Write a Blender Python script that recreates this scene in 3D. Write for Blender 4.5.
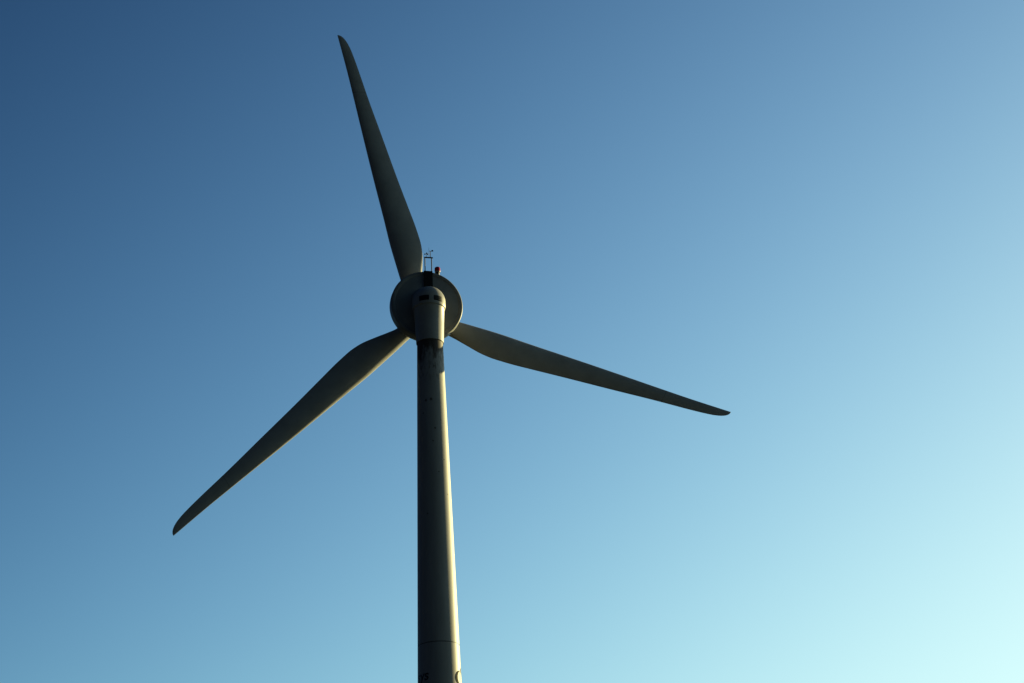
import bpy, bmesh, math
from mathutils import Vector, Matrix
from math import radians as R, sin, cos, pi

sc = bpy.context.scene
for o in list(bpy.data.objects):
    bpy.data.objects.remove(o)

# ------------------------------------------------------------------ camera
cam_d = bpy.data.cameras.new('camera')
cam = bpy.data.objects.new('camera', cam_d)
sc.collection.objects.link(cam)
cam_d.sensor_width = 36
cam_d.lens = 1860.49 / 1024 * 36
cam_d.clip_start = 0.1
cam_d.clip_end = 20000
fwd = Vector((0.04404596, 0.90707441, 0.41865974))
rgt = Vector((0.99862755, -0.02808916, -0.04420427))
upv = Vector((0.02833676, -0.42003217, 0.9070667))
m = Matrix((rgt, upv, -fwd)).transposed().to_4x4()
m.translation = Vector((0, -100.16, 1.6))
cam.matrix_world = m
sc.camera = cam

# ------------------------------------------------------------------ sky and sun
SUN_AZ, SUN_EL = R(55), R(12)
w = bpy.data.worlds.new('World')
sc.world = w
w.use_nodes = True
nt = w.node_tree
nt.nodes.clear()
N = nt.nodes.new
out = N('ShaderNodeOutputWorld')
bg = N('ShaderNodeBackground')
sky = N('ShaderNodeTexSky')
sky.sky_type = 'NISHITA'
sky.sun_disc = False
sky.sun_elevation = SUN_EL
sky.sun_rotation = SUN_AZ
sky.air_density = 1.0
sky.dust_density = 0.5
sky.ozone_density = 1.5
# clear evening air: per channel, exp(c0 + cx*x + cy*y + cz*z) of the sky direction
SKY_CORR = [(-1.852, 2.543, 1.9, -1.777), (-1.27, 1.866, 1.5, -1.405), (-1.103, 1.221, 1.15, -0.819)]
tc = N('ShaderNodeTexCoord')
comb = N('ShaderNodeCombineColor')
def wm(op, a, b):
    n_ = N('ShaderNodeMath'); n_.operation = op
    for i_, v_ in enumerate((a, b)):
        if isinstance(v_, float): n_.inputs[i_].default_value = v_
        else: nt.links.new(v_, n_.inputs[i_])
    return n_.outputs[0]
# the brightening towards the sun flattens out both ways along its own direction
gd = N('ShaderNodeVectorMath'); gd.operation = 'DOT_PRODUCT'
nt.links.new(tc.outputs['Generated'], gd.inputs[0])
gd.inputs[1].default_value = (0.556, 0.328, -0.764)
tt = wm('SUBTRACT', gd.outputs['Value'], 0.0023)
quad = wm('MULTIPLY', wm('MINIMUM', wm('MULTIPLY', tt, tt), 0.14), -1.9)
for i, (c0, cx, cy, cz) in enumerate(SKY_CORR):
    dp = N('ShaderNodeVectorMath'); dp.operation = 'DOT_PRODUCT'
    nt.links.new(tc.outputs['Generated'], dp.inputs[0])
    dp.inputs[1].default_value = (cx, cy, cz)
    ad = N('ShaderNodeMath'); ad.operation = 'ADD'; ad.inputs[1].default_value = c0
    nt.links.new(dp.outputs['Value'], ad.inputs[0])
    ex = N('ShaderNodeMath'); ex.operation = 'EXPONENT'
    nt.links.new(wm('ADD', ad.outputs[0], quad), ex.inputs[0])
    mn = N('ShaderNodeMath'); mn.operation = 'MINIMUM'; mn.inputs[1].default_value = 3.0
    nt.links.new(ex.outputs[0], mn.inputs[0])
    nt.links.new(mn.outputs[0], comb.inputs[i])
mul = N('ShaderNodeMix'); mul.data_type = 'RGBA'; mul.blend_type = 'MULTIPLY'
mul.inputs['Factor'].default_value = 1
nt.links.new(sky.outputs[0], mul.inputs['A'])
nt.links.new(comb.outputs[0], mul.inputs['B'])
# the glow round the sun levels off softly instead of running away
sp_ = N('ShaderNodeSeparateColor'); cc = N('ShaderNodeCombineColor')
nt.links.new(mul.outputs['Result'], sp_.inputs[0])
for i, cap in enumerate((3.85, 5.4, 5.5)):
    x_ = sp_.outputs[i]
    q_ = wm('POWER', wm('ADD', wm('POWER', wm('DIVIDE', x_, cap), 3.0), 1.0), 1 / 3)
    nt.links.new(wm('DIVIDE', x_, q_), cc.inputs[i])
nt.links.new(cc.outputs[0], bg.inputs['Color'])
bg.inputs['Strength'].default_value = 0.1
nt.links.new(bg.outputs[0], out.inputs['Surface'])

sl = bpy.data.lights.new('sun', 'SUN')
sl.energy = 4.7
sl.angle = R(0.53)
sl.color = (1.0, 0.84, 0.37)
sun = bpy.data.objects.new('sun', sl)
sc.collection.objects.link(sun)
sdir = Vector((sin(SUN_AZ) * cos(SUN_EL), cos(SUN_AZ) * cos(SUN_EL), sin(SUN_EL)))
sun.rotation_euler = sdir.to_track_quat('Z', 'Y').to_euler()
sun.location = sdir * 200

sc.view_settings.view_transform = 'Standard'
sc.view_settings.look = 'None'
sc.view_settings.gamma = 1
sc.view_settings.exposure = 1.2

# ------------------------------------------------------------------ materials
def mat(name, base, rough=0.5, metal=0.0, noise=0.06, scale=1.5, bump=0.0, streak=False):
    mt = bpy.data.materials.new(name)
    mt.use_nodes = True
    t = mt.node_tree
    b = t.nodes['Principled BSDF']
    b.inputs['Roughness'].default_value = rough
    b.inputs['Metallic'].default_value = metal
    b.inputs['Specular IOR Level'].default_value = 0.25
    c = t.nodes.new('ShaderNodeTexCoord')
    mp = t.nodes.new('ShaderNodeMapping')
    if streak:
        mp.inputs['Scale'].default_value = (2.5, 2.5, 0.35)
    t.links.new(c.outputs['Object'], mp.inputs['Vector'])
    n = t.nodes.new('ShaderNodeTexNoise')
    n.inputs['Scale'].default_value = scale
    n.inputs['Detail'].default_value = 6
    n.inputs['Roughness'].default_value = 0.65
    t.links.new(mp.outputs[0], n.inputs['Vector'])
    r = t.nodes.new('ShaderNodeMapRange')
    r.inputs['From Min'].default_value = 0.3
    r.inputs['From Max'].default_value = 0.7
    r.inputs['To Min'].default_value = 1 - noise * 2
    r.inputs['To Max'].default_value = 1 + noise
    t.links.new(n.outputs['Fac'], r.inputs['Value'])
    mx = t.nodes.new('ShaderNodeMix'); mx.data_type = 'RGBA'; mx.blend_type = 'MULTIPLY'
    mx.inputs['Factor'].default_value = 1
    mx.inputs['A'].default_value = (*base, 1)
    t.links.new(r.outputs[0], mx.inputs['B'])
    t.links.new(mx.outputs['Result'], b.inputs['Base Color'])
    rr = t.nodes.new('ShaderNodeMapRange')
    rr.inputs['To Min'].default_value = rough - 0.08
    rr.inputs['To Max'].default_value = rough + 0.08
    t.links.new(n.outputs['Fac'], rr.inputs['Value'])
    t.links.new(rr.outputs[0], b.inputs['Roughness'])
    if bump:
        bp = t.nodes.new('ShaderNodeBump')
        bp.inputs['Strength'].default_value = bump
        bp.inputs['Distance'].default_value = 0.01
        t.links.new(n.outputs['Fac'], bp.inputs['Height'])
        t.links.new(bp.outputs[0], b.inputs['Normal'])
    return mt

class G:
    """small helper for building node maths"""
    def __init__(s, t): s.t = t
    def m(s, op, a, b=None, c=None):
        n = s.t.nodes.new('ShaderNodeMath'); n.operation = op
        for i, v in enumerate((a, b, c)):
            if v is None: continue
            if isinstance(v, (int, float)): n.inputs[i].default_value = v
            else: s.t.links.new(v, n.inputs[i])
        return n.outputs[0]
    def ss(s, v, lo, hi):
        n = s.t.nodes.new('ShaderNodeMapRange'); n.interpolation_type = 'SMOOTHSTEP'
        n.inputs['From Min'].default_value = lo; n.inputs['From Max'].default_value = hi
        s.t.links.new(v, n.inputs['Value']); return n.outputs[0]
    def noise(s, vec, scale, stretch=(1, 1, 1), detail=4):
        mp = s.t.nodes.new('ShaderNodeMapping'); mp.inputs['Scale'].default_value = stretch
        s.t.links.new(vec, mp.inputs['Vector'])
        n = s.t.nodes.new('ShaderNodeTexNoise'); n.inputs['Scale'].default_value = scale
        n.inputs['Detail'].default_value = detail
        s.t.links.new(mp.outputs[0], n.inputs['Vector']); return n.outputs['Fac']
    def dark(s, mt, mask, col):
        b = s.t.nodes['Principled BSDF']
        old = b.inputs['Base Color'].links[0].from_socket
        mx = s.t.nodes.new('ShaderNodeMix'); mx.data_type = 'RGBA'
        s.t.links.new(mask, mx.inputs['Factor']); s.t.links.new(old, mx.inputs['A'])
        mx.inputs['B'].default_value = (*col, 1)
        s.t.links.new(mx.outputs['Result'], b.inputs['Base Color'])

PAINT = (0.28, 0.28, 0.275)
M_paint = mat('grey_white_paint', PAINT, 0.45, noise=0.05, scale=1.2)
M_tower = mat('tower_paint', PAINT, 0.5, noise=0.06, scale=1.0, streak=True, bump=0.05)
M_drum = mat('generator_paint', (0.20, 0.21, 0.215), 0.5, noise=0.08, scale=1.5)
M_blade = mat('blade_gelcoat', (0.30, 0.305, 0.30), 0.45, noise=0.10, scale=0.8)
M_dark = mat('black_metal', (0.012, 0.012, 0.014), 0.55, noise=0.2)
M_steel = mat('weathered_steel', (0.035, 0.035, 0.037), 0.6, metal=0.2, noise=0.15, scale=8)
M_red = mat('red_lens', (0.34, 0.008, 0.022), 0.3, noise=0.05, scale=10)
M_green = mat('dark_green_vinyl', (0.003, 0.006, 0.005), 0.7, noise=0.05)
M_green.node_tree.nodes['Principled BSDF'].inputs['Specular IOR Level'].default_value = 0.05
M_teal = mat('teal_vinyl', (0.04, 0.26, 0.22), 0.45, noise=0.05)
M_white = mat('white_vinyl', (0.36, 0.36, 0.34), 0.6, noise=0.03)
M_greyv = mat('grey_vinyl', (0.28, 0.27, 0.2), 0.5, noise=0.05)
M_black = mat('black_vinyl', (0.006, 0.006, 0.01), 0.5, noise=0.1)
M_conc = mat('concrete', (0.30, 0.29, 0.27), 0.9, noise=0.15, scale=3, bump=0.3)

# oil runs and small spots on the tower
t = M_tower.node_tree
g = G(t)
tco = t.nodes.new('ShaderNodeTexCoord').outputs['Object']
sep = t.nodes.new('ShaderNodeSeparateXYZ'); t.links.new(tco, sep.inputs[0])
X, Y, Z = sep.outputs
n1 = g.noise(tco, 3.0, (1, 1, 0.35), 5)
n2 = g.noise(tco, 9.0, (1, 1, 0.25), 5)
# lower edge of the stain: lower towards the left (x < 0), ragged
edge = g.m('ADD', Z, g.m('ADD', g.m('MULTIPLY', g.m('SUBTRACT', n1, 0.5), 3.6),
                         g.m('MULTIPLY', g.m('SUBTRACT', n2, 0.5), 1.3)))
edge = g.m('SUBTRACT', edge, g.m('MULTIPLY', X, 0.32))
stain = g.ss(edge, 46.25, 47.35)
runs = g.m('MULTIPLY', g.m('MULTIPLY', g.ss(n2, 0.52, 0.64), g.ss(Z, 44.3, 46.8)), 0.85)
mask = g.m('MULTIPLY', g.m('MAXIMUM', stain, runs), 0.93)
for (sx, sz, sr) in [(-0.33, 43.88, 0.09), (-0.03, 43.92, 0.11), (0.16, 42.1, 0.07), (0.02, 41.3, 0.06), (0.62, 40.2, 0.05),
                     (-0.5, 43.1, 0.05), (0.3, 39.4, 0.05), (0.75, 38.1, 0.05), (-0.4, 36.9, 0.05)]:
    dx = g.m('SUBTRACT', X, sx); dz = g.m('MULTIPLY', g.m('SUBTRACT', Z, sz), 0.8)
    d = g.m('SQRT', g.m('ADD', g.m('MULTIPLY', dx, dx), g.m('MULTIPLY', dz, dz)))
    sp = g.m('MULTIPLY', g.m('LESS_THAN', Y, 0.0), g.m('SUBTRACT', 1.0, g.ss(d, sr * 0.4, sr)))
    mask = g.m('MAXIMUM', mask, g.m('MULTIPLY', sp, 0.8))
seam = g.m('LESS_THAN', g.m('ABSOLUTE', g.m('SUBTRACT', Z, 29.44)), 0.022)
g.dark(M_tower, mask, (0.038, 0.024, 0.013))
g.dark(M_tower, g.m('MULTIPLY', seam, 0.85), (0.03, 0.03, 0.03))

# joint lines near the blade tips, slight grime at the root
t = M_blade.node_tree
g = G(t)
tco = t.nodes.new('ShaderNodeTexCoord').outputs['Object']
sep = t.nodes.new('ShaderNodeSeparateXYZ'); t.links.new(tco, sep.inputs[0])
X, Y, Z = sep.outputs
jl = g.m('LESS_THAN', g.m('ABSOLUTE', g.m('SUBTRACT', g.m('ADD', Y, g.m('MULTIPLY', X, 0.25)), 15.95)), 0.035)
g.dark(M_blade, g.m('MULTIPLY', jl, 0.3), (0.08, 0.08, 0.08))
rn = g.m('MULTIPLY', g.ss(g.noise(tco, 1.2, (3.0, 0.15, 3.0), 5), 0.5, 0.72), 0.35)
g.dark(M_blade, rn, (0.30, 0.29, 0.26))

# ------------------------------------------------------------------ mesh helpers
def link(name, me, material, parent=None, mw=None, smooth=True):
    o = bpy.data.objects.new(name, me)
    sc.collection.objects.link(o)
    if material: me.materials.append(material)
    if smooth:
        me.polygons.foreach_set('use_smooth', [True] * len(me.polygons))
    if mw is not None: o.matrix_world = mw
    if parent is not None:
        o.parent = parent
        o.matrix_parent_inverse = Matrix.Identity(4)
    return o

def from_bm(name, bm, material, parent=None, mw=None, smooth=True, sharp=None):
    bmesh.ops.recalc_face_normals(bm, faces=bm.faces)
    me = bpy.data.meshes.new(name)
    bm.to_mesh(me); bm.free()
    o = link(name, me, material, parent, mw, smooth)
    if sharp: me.set_sharp_from_angle(angle=R(sharp))
    return o

def lathe(bm, prof, n=96, mw=Matrix.Identity(4)):
    """prof: (height, radius) round local z"""
    rings = []
    for h, r in prof:
        if r < 1e-6:
            rings.append([bm.verts.new(mw @ Vector((0, 0, h)))])
        else:
            rings.append([bm.verts.new(mw @ Vector((r * cos(2 * pi * k / n), r * sin(2 * pi * k / n), h))) for k in range(n)])
    for a, b in zip(rings, rings[1:]):
        for k in range(n):
            k2 = (k + 1) % n
            if len(a) == 1 and len(b) == 1: continue
            if len(a) == 1: bm.faces.new((a[0], b[k], b[k2]))
            elif len(b) == 1: bm.faces.new((a[k], a[k2], b[0]))
            else: bm.faces.new((a[k], a[k2], b[k2], b[k]))
    return bm

def box(bm, c, s, mw=Matrix.Identity(4), bev=0.0):
    r = bmesh.ops.create_cube(bm, size=1, matrix=mw @ Matrix.Translation(c) @ Matrix.Diagonal((*s, 1)))
    if bev:
        es = list({e for v in r['verts'] for e in v.link_edges})
        bmesh.ops.bevel(bm, geom=es, offset=bev, segments=2, affect='EDGES')

def tube(bm, p, q, r, n=12):
    p, q = Vector(p), Vector(q)
    mw = Matrix.Translation(p) @ (q - p).to_track_quat('Z', 'Y').to_matrix().to_4x4()
    L = (q - p).length
    lathe(bm, [(0, 0), (0, r), (L, r), (L, 0)], n, mw)

# ------------------------------------------------------------------ ground
bm = bmesh.new()
n = 72
rs = [0, 3, 6, 12, 25, 50, 100, 200, 400, 900, 2500, 9000]
prev = None
for r_ in rs:
    if r_ == 0:
        ring = [bm.verts.new((0, 0, 0))]
    else:
        ring = []
        for k in range(n):
            a = 2 * pi * k / n
            x, y = r_ * cos(a), r_ * sin(a)
            z = 0 if r_ < 10 else 0.25 * sin(x * 0.031 + 1) * cos(y * 0.027) * min(1, (r_ - 10) / 60)
            ring.append(bm.verts.new((x, y, z)))
    if prev:
        for k in range(n):
            k2 = (k + 1) % n
            if len(prev) == 1: bm.faces.new((prev[0], ring[k], ring[k2]))
            else: bm.faces.new((prev[k], ring[k], ring[k2], prev[k2]))
    prev = ring
M_ground = mat('dry_grass_ground', (0.011, 0.014, 0.013), 0.95, noise=0.3, scale=0.4, bump=0.5)
gr = from_bm('ground', bm, M_ground)
gr['kind'] = 'structure'

# ------------------------------------------------------------------ wind turbine
H = 50.73
root = bpy.data.objects.new('wind_turbine', None)
sc.collection.objects.link(root)
root['label'] = 'tall pale grey three-bladed wind turbine seen from behind against the clear blue sky'
root['category'] = 'wind turbine'

ax = Vector((-0.18165613, 0.98204175, 0.05094156)).normalized()   # towards the rotor side
e1 = Vector((0.98331846, 0.18189229, 0)).normalized()
e2 = e1.cross(ax).normalized()
HUB = Vector((0, 0, H))
def axpt(a, u=0, v=0): return HUB + ax * a + e1 * u + e2 * v
AXM = Matrix((e1, e2, ax)).transposed().to_4x4()        # local z runs along the axis
AXM.translation = HUB
if AXM.to_3x3().determinant() < 0:
    AXM = Matrix((-e1, e2, ax)).transposed().to_4x4(); AXM.translation = HUB

# tower: conical steel tube with a section joint
TOP = 48.55
def trad(z): return 0.770 + (47.75 - z) * 0.0211
prof = [(0.25, 0), (0.25, trad(0) + 0.10), (0.42, trad(0) + 0.10), (0.42, trad(0))]
zs = [0.42 + i * (29.415 - 0.42) / 24 for i in range(1, 25)]
prof += [(z, trad(z)) for z in zs]
prof += [(29.418, trad(29.42) - 0.012), (29.462, trad(29.46) - 0.012), (29.465, trad(29.465))]
prof += [(29.465 + i * (TOP - 29.465) / 20, trad(29.465 + i * (TOP - 29.465) / 20)) for i in range(1, 21)]
prof += [(TOP, 0)]
tower = from_bm('tower', lathe(bmesh.new(), prof, 128), M_tower, root, sharp=35)
found = from_bm('foundation', lathe(bmesh.new(), [(-0.3, 0), (-0.3, 3.09), (0.2, 3.09), (0.25, 3.12), (0.25, 0)], 64), M_conc, root, sharp=35)

# nacelle: round-topped vertical casing over the tower with a neck to the generator
bm = bmesh.new()
ZC = 50.52
prof = [(47.84, 0.775), (47.82, 0.80), (47.83, 0.815), (47.86, 0.818), (49.0, 0.865), (50.03, 0.915), (50.06, 0.93), (50.09, 0.975), (50.16, 0.992), (50.3, 0.999)]
for i in range(1, 21):
    a = i / 20 * pi / 2
    prof.append((ZC + 1.0 * sin(a), 1.0 * cos(a) if i < 20 else 0))
lathe(bm, prof, 96)
nacelle = from_bm('nacelle', bm, M_paint, root, sharp=40)

# neck between casing and generator
bm = bmesh.new()
rings = []
secs = [(-0.15, 0.80, 0.80, 1.90), (0.2, 0.93, 0.92, 2.05), (0.5, 0.97, 0.98, 1.95), (0.80, 1.0, 1.0, 1.80)]
for a, hw, ht, hb in secs:
    ring = []
    for k in range(64):
        th = 2 * pi * k / 64
        c_, s_ = cos(th), sin(th)
        u = hw * (abs(c_) ** 0.8) * (1 if c_ >= 0 else -1)
        v = (ht if s_ >= 0 else hb) * (abs(s_) ** 0.9) * (1 if s_ >= 0 else -1)
        if v < 0: u *= 1 - 0.18 * (v / -hb)
        ring.append(bm.verts.new(axpt(a, u, v)))
    rings.append(ring)
for a, b in zip(rings, rings[1:]):
    for k in range(64):
        bm.faces.new((a[k], a[(k + 1) % 64], b[(k + 1) % 64], b[k]))
bm.faces.new(rings[0]); bm.faces.new(rings[-1])
neck = from_bm('nacelle_neck', bm, M_drum, root, sharp=40)

# two ventilation openings in the dome (recessed dark grilles with a slim frame)
def dome_pt(az, el, r=1.0):
    # az: 0 faces the camera (-y), positive to the right
    h = r * (cos(el) if el > 0 else 1)
    return Vector((h * sin(az), -h * cos(az), ZC + sin(el)))
for az0, az1, el0, el1 in [(-34, 1, -15, 4), (18, 50, -15, 4)]:
    bm = bmesh.new()
    nu, nv = 10, 6
    def grid(r):
        return [[bm.verts.new(dome_pt(R(az0 + (az1 - az0) * i / nu), R(el0 + (el1 - el0) * j / nv), r)) for i in range(nu + 1)] for j in range(nv + 1)]
    o_, i_ = grid(1.008), grid(0.97)
    for gq in (o_, i_):
        for j in range(nv):
            for i in range(nu):
                bm.faces.new((gq[j][i], gq[j][i + 1], gq[j + 1][i + 1], gq[j + 1][i]))
    for i in range(nu):
        for j in (0, nv): bm.faces.new((o_[j][i], o_[j][i + 1], i_[j][i + 1], i_[j][i]))
    for j in range(nv):
        for i in (0, nu): bm.faces.new((o_[j][i], o_[j + 1][i], i_[j + 1][i], i_[j][i]))
    v = from_bm('vent', bm, M_dark, nacelle, sharp=40)
    # louvre blades
    bm = bmesh.new()
    for q in range(3):
        el = R(el0 + (el1 - el0) * (q + 0.5) / 3)
        pts = [[dome_pt(R(az0 + 2 + (az1 - az0 - 4) * i / nu), el - R(1.2), 1.010), dome_pt(R(az0 + 2 + (az1 - az0 - 4) * i / nu), el + R(0.4), 1.022),
                dome_pt(R(az0 + 2 + (az1 - az0 - 4) * i / nu), el + R(0.2), 1.0)] for i in range(nu + 1)]
        vs = [[bm.verts.new(p) for p in row] for row in pts]
        for i in range(nu):
            for k in range(3):
                bm.faces.new((vs[i][k], vs[i + 1][k], vs[i + 1][(k + 1) % 3], vs[i][(k + 1) % 3]))
    from_bm('louvre', bm, M_black, v, smooth=False)

# generator: wide flat drum
prof = [(0.58, 0), (0.60, 0.8), (0.80, 1.93), (0.775, 1.97), (0.765, 2.05)]
for i in range(0, 9):
    a = i / 8 * pi / 2
    prof.append((0.765 + 0.11 * (1 - cos(a)), 2.085 + 0.11 * sin(a)))
prof += [(1.25, 2.20), (1.26, 2.19), (1.28, 2.19), (1.29, 2.20), (1.48, 2.185), (1.58, 2.13), (1.64, 2.0), (1.66, 1.7), (1.66, 0)]
gen = from_bm('generator', lathe(bmesh.new(), prof, 160, Matrix.Translation(e1 * 0.04 + e2 * 0.03) @ AXM), M_drum, root, sharp=40)

# rotating hub with its nose
prof = [(1.66, 0), (1.665, 1.30), (1.95, 1.36), (2.3, 1.30), (3.2, 1.12), (3.6, 0.9), (3.85, 0.55), (3.95, 0.2), (3.97, 0)]
hub = from_bm('hub', lathe(bmesh.new(), prof, 96, AXM), M_paint, root, sharp=40)

# ------------------------------------------------------------------ blades
import bisect
def lerp_tab(tab, x):
    xs = [p[0] for p in tab]
    if x <= xs[0]: return tab[0][1]
    if x >= xs[-1]: return tab[-1][1]
    i = bisect.bisect(xs, x)
    # cubic (catmull-rom, finite difference tangents)
    x0, y0 = tab[i - 1]; x1, y1 = tab[i]
    def tan(j):
        if j == 0: return (tab[1][1] - tab[0][1]) / (tab[1][0] - tab[0][0])
        if j == len(tab) - 1: return (tab[-1][1] - tab[-2][1]) / (tab[-1][0] - tab[-2][0])
        a_ = (tab[j][1] - tab[j - 1][1]) / (tab[j][0] - tab[j - 1][0])
        b_ = (tab[j + 1][1] - tab[j][1]) / (tab[j + 1][0] - tab[j][0])
        return 0 if a_ * b_ <= 0 else 2 * a_ * b_ / (a_ + b_)
    h = x1 - x0; s = (x - x0) / h
    return ((2 * s**3 - 3 * s**2 + 1) * y0 + (s**3 - 2 * s**2 + s) * h * tan(i - 1)
            + (-2 * s**3 + 3 * s**2) * y1 + (s**3 - s**2) * h * tan(i))
LE = [(0.6, -0.46), (1.5, -0.46), (3.0, -0.49), (4.8, -0.50), (7.0, -0.42), (9.7, -0.33), (12.5, -0.21), (15.6, -0.06), (17.6, 0.03), (20.2, 0.10)]
TE = [(0.6, 0.46), (1.5, 0.47), (2.1, 0.62), (3.0, 0.92), (4.2, 1.26), (5.0, 1.34), (5.9, 1.33), (7.2, 1.26), (9.4, 1.13), (12.5, 0.98), (15.5, 0.83), (17.6, 0.76), (18.9, 0.68), (19.5, 0.58), (19.9, 0.43), (20.1, 0.27), (20.18, 0.12)]
THK = [(0.6, 0.92), (1.5, 0.90), (2.5, 0.88), (4.0, 0.84), (6.0, 0.70), (9.0, 0.48), (13.0, 0.31), (17.0, 0.13), (19.5, 0.06), (20.2, 0.02)]
TW = [(0.6, 16), (2.0, 15), (4.0, 13), (7.0, 9), (12.0, 5), (20.2, 2)]
BL = [(0.6, 0), (1.5, 0.05), (3.0, 0.55), (4.5, 1), (21, 1)]

def blade_mesh():
    bm = bmesh.new()
    rs = [0.6, 1.0, 1.5, 1.8, 2.1, 2.4, 2.7, 3.0, 3.3, 3.6, 3.9, 4.2, 4.5, 4.8, 5.1, 5.4, 5.8, 6.2, 6.7, 7.2] + \
         [7.8 + 0.6 * i for i in range(18)] + [18.4, 18.8, 19.1, 19.4, 19.6, 19.75, 19.88, 19.98, 20.06, 20.12, 20.165]
    n = 28
    rings = []
    for r in rs:
        le, te, th, tw, bl = lerp_tab(LE, r), lerp_tab(TE, r), lerp_tab(THK, r), R(lerp_tab(TW, r)), lerp_tab(BL, r)
        c = (te - le) / cos(tw)
        ring = []
        for k in range(2 * n):
            ph = pi * k / n                      # 0 = trailing edge, pi = leading edge
            u = 0.5 * (1 + cos(ph))              # 0 LE .. 1 TE
            sgn = 1 if k <= n else -1
            yt = 5 * (0.2969 * math.sqrt(u) - 0.126 * u - 0.3516 * u**2 + 0.2843 * u**3 - 0.1036 * u**4)
            va = sgn * yt * th + 0.03 * c * (1 - (2 * u - 1) ** 2)   # cambered aerofoil, convex to the rear
            ve = 0.5 * th * sin(ph)
            v = va * bl + ve * (1 - bl)
            xl = le / cos(tw) + u * c
            ring.append(bm.verts.new((xl * cos(tw) - v * sin(tw), r * 1.003, xl * sin(tw) + v * cos(tw))))
        rings.append(ring)
    for a, b in zip(rings, rings[1:]):
        for k in range(2 * n):
            bm.faces.new((a[k], a[(k + 1) % (2 * n)], b[(k + 1) % (2 * n)], b[k]))
    bm.faces.new(rings[0]); bm.faces.new(rings[-1])
    bmesh.ops.recalc_face_normals(bm, faces=bm.faces)
    me = bpy.data.meshes.new('blade')
    bm.to_mesh(me); bm.free()
    me.materials.append(M_blade)
    me.polygons.foreach_set('use_smooth', [True] * len(me.polygons))
    me.set_sharp_from_angle(angle=R(60))
    return me

# one blade shape for all three; local x = towards the trailing edge, y = outwards, z = rearwards
bme = blade_mesh()
for ang, lab in [(-15, 'blade pointing up, its trailing side catching light at the root'),
                 (104.72, 'blade pointing to the lower right'),
                 (225.22, 'blade pointing to the lower left with a sunlit golden edge')]:
    a = R(ang)
    bd = e1 * sin(a) + e2 * cos(a)
    cw = e1 * cos(a) - e2 * sin(a)
    mw = Matrix((cw, bd, -ax)).transposed().to_4x4()
    mw.translation = axpt(2.86, -0.02, -0.03)
    b = bpy.data.objects.new('blade', bme)
    sc.collection.objects.link(b)
    b.matrix_world = mw
    b.parent = root
    b['label'] = lab

# ------------------------------------------------------------------ instruments on top
AM = 0.60
mast = None
bm = bmesh.new()
U0, U1 = -0.085, 0.325
for u in (U0, U1):
    tube(bm, axpt(AM, u, 1.0), axpt(AM, u, 3.06), 0.032)
tube(bm, axpt(AM, U0 - 0.04, 3.06), axpt(AM, U1 + 0.08, 3.06), 0.042)
mast = from_bm('instrument_mast', bm, M_steel, root, sharp=40)
bm = bmesh.new()
BX = Matrix((e1, ax, e2)).transposed().to_4x4(); BX.translation = axpt(AM, 0.10, 1.50)
box(bm, (0, 0, 0), (0.53, 0.10, 1.32), BX, 0.01)
for k in range(14):
    box(bm, (0, -0.058, -0.6 + k * 0.092), (0.47, 0.02, 0.03), BX)
from_bm('cooling_panel', bm, M_dark, mast, smooth=False)
bm = bmesh.new()
tube(bm, axpt(AM, 0.02, 3.09), axpt(AM, 0.02, 3.30), 0.012)
for k in range(3):
    a = k * 2 * pi / 3 + 0.5
    c = axpt(AM, 0.02, 3.30) + e1 * 0.10 * cos(a) + ax * 0.10 * sin(a)
    tube(bm, axpt(AM, 0.02, 3.30), c, 0.008, 8)
    bmesh.ops.create_uvsphere(bm, u_segments=12, v_segments=8, radius=0.045, matrix=Matrix.Translation(c))
from_bm('anemometer', bm, M_steel, mast)
bm = bmesh.new()
tube(bm, axpt(AM, 0.26, 3.09), axpt(AM, 0.26, 3.48), 0.02)
tube(bm, axpt(AM, 0.16, 3.50), axpt(AM, 0.44, 3.50), 0.012)
box(bm, axpt(AM, 0.38, 3.53), (0.10, 0.012, 0.10))
from_bm('wind_vane', bm, M_steel, mast, smooth=False)
bm = bmesh.new()
tube(bm, axpt(AM, 0.18, 3.09), axpt(AM, 0.17, 3.72), 0.007, 8)
from_bm('lightning_rod', bm, M_steel, mast)

# red obstruction lamp (unlit) on the generator's rim
BC = axpt(0.98, 0.75, 2.06)
BM = Matrix((e1, ax, Vector((0, 0, 1)))).transposed().to_4x4()
BM = Matrix.Translation(BC)
beacon = from_bm('obstruction_lamp', lathe(bmesh.new(), [(-0.05, 0), (-0.05, 0.13), (0.02, 0.13), (0.03, 0.12), (0.20, 0.12), (0.21, 0.165), (0.26, 0.17), (0.26, 0)], 32, BM), M_paint, root, sharp=40)
beacon['label'] = 'red warning lamp on the rim of the generator'
from_bm('lens', lathe(bmesh.new(), [(0.262, 0), (0.262, 0.17), (0.30, 0.178), (0.50, 0.172), (0.55, 0.145), (0.57, 0.08), (0.572, 0)], 32, BM), M_red, beacon, sharp=50)
bm = bmesh.new(); box(bm, (0.0, -0.12, 0.11), (0.13, 0.06, 0.17), BM, 0.005)
from_bm('junction_box', bm, M_dark, beacon, smooth=False)

# ------------------------------------------------------------------ lettering and emblem on the tower
def wrap(u, z, lift):
    """u metres round the tower from the side facing the camera, positive to the right"""
    r = trad(z) + lift
    a = u / 1.19
    return Vector((r * sin(a), -r * cos(a), z))

def curved_poly(name, outer, lift, material, parent, holes=()):
    """flat 2d shape (u, z) filled on a fine grid and wrapped onto the tower"""
    cu = bpy.data.curves.new('c', 'CURVE'); cu.dimensions = '2D'; cu.fill_mode = 'BOTH'; cu.extrude = 0
    for loop in (outer, *holes):
        s = cu.splines.new('POLY'); s.points.add(len(loop) - 1); s.use_cyclic_u = True
        for p, q in zip(s.points, loop): p.co = (q[0], q[1], 0, 1)
    return wrap_curve(name, cu, lift, material, parent)

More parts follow.
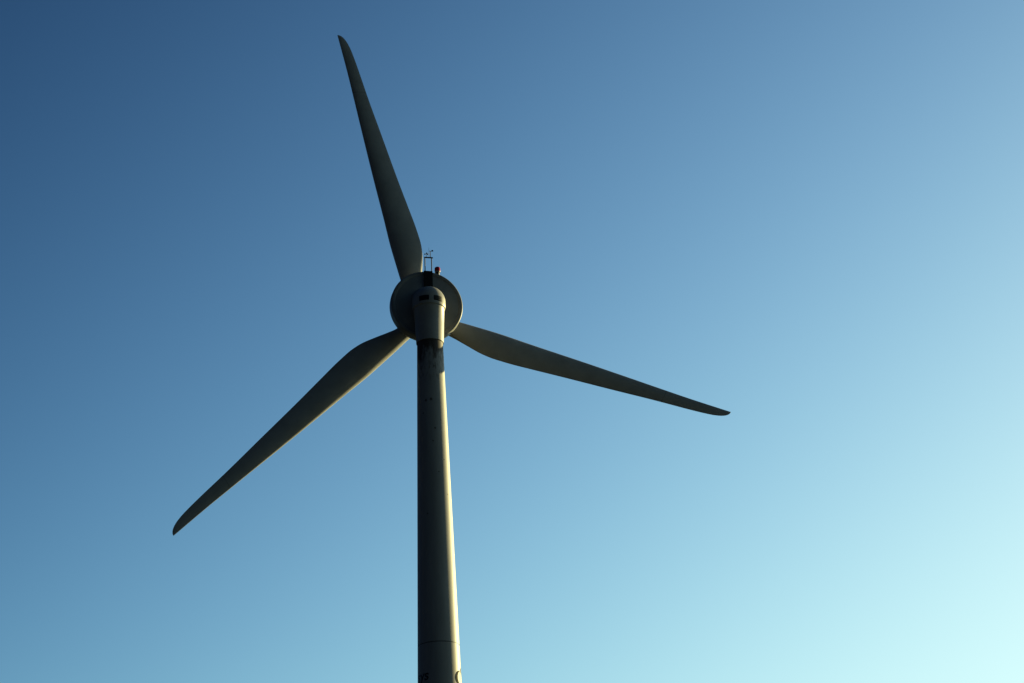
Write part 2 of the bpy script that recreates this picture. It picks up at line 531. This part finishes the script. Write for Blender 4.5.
def wrap_curve(name, cu, lift, material, parent, mv=(0, 0), shear=0.0):
    ob = bpy.data.objects.new('tmp', cu); sc.collection.objects.link(ob)
    bpy.context.view_layer.update()
    me = bpy.data.meshes.new_from_object(ob.evaluated_get(bpy.context.evaluated_depsgraph_get()))
    bpy.data.objects.remove(ob); bpy.data.curves.remove(cu)
    bm = bmesh.new(); bm.from_mesh(me); bpy.data.meshes.remove(me)
    us = [v.co.x for v in bm.verts]
    lo, hi = min(us), max(us)
    x = lo + 0.04
    while x < hi:
        bmesh.ops.bisect_plane(bm, geom=bm.verts[:] + bm.edges[:] + bm.faces[:], plane_co=(x, 0, 0), plane_no=(1, 0, 0))
        x += 0.04
    for v in bm.verts:
        v.co = wrap(v.co.x + shear * v.co.y + mv[0], v.co.y + mv[1], lift)
    bmesh.ops.recalc_face_normals(bm, faces=bm.faces)
    bmesh.ops.solidify(bm, geom=bm.faces[:], thickness=0.002)
    return from_bm(name, bm, material, parent, smooth=False)

def circ(cx, cz, r, n=48, ry=None):
    return [(cx + r * cos(2 * pi * k / n), cz + (ry or r) * sin(2 * pi * k / n)) for k in range(n)]

fc = bpy.data.curves.new('txt', 'FONT'); fc.body = 'sys'; fc.size = 0.82; fc.offset = 0.014; fc.resolution_u = 4
fc.align_x = 'RIGHT'
wrap_curve('lettering', fc, 0.006, M_black, tower, mv=(-0.60, 27.36), shear=0.1)

EU, EZ = 1.49, 27.50
emb = curved_poly('emblem', circ(EU, EZ, 0.40), 0.006, M_white, tower)
curved_poly('emblem_ring', circ(EU - 0.07, EZ - 0.02, 0.455), 0.010, M_green, emb, holes=[circ(EU + 0.04, EZ + 0.02, 0.385, ry=0.41)])
arc = [(EU + 0.52 * cos(R(a)), EZ + 0.52 * sin(R(a))) for a in range(-120, -19, 5)] + \
      [(EU + 0.40 * cos(R(a)), EZ + 0.40 * sin(R(a))) for a in range(-20, -121, -5)]
curved_poly('emblem_band', arc, 0.014, M_teal, emb)
arc = [(EU + 0.06 + 0.13 * cos(R(a)), EZ + 0.1 + 0.13 * sin(R(a))) for a in range(60, 241, 10)] + \
      [(EU + 0.06 + 0.07 * cos(R(a)), EZ + 0.1 + 0.07 * sin(R(a))) for a in range(240, 59, -10)]
curved_poly('emblem_mark', arc, 0.010, M_greyv, emb)
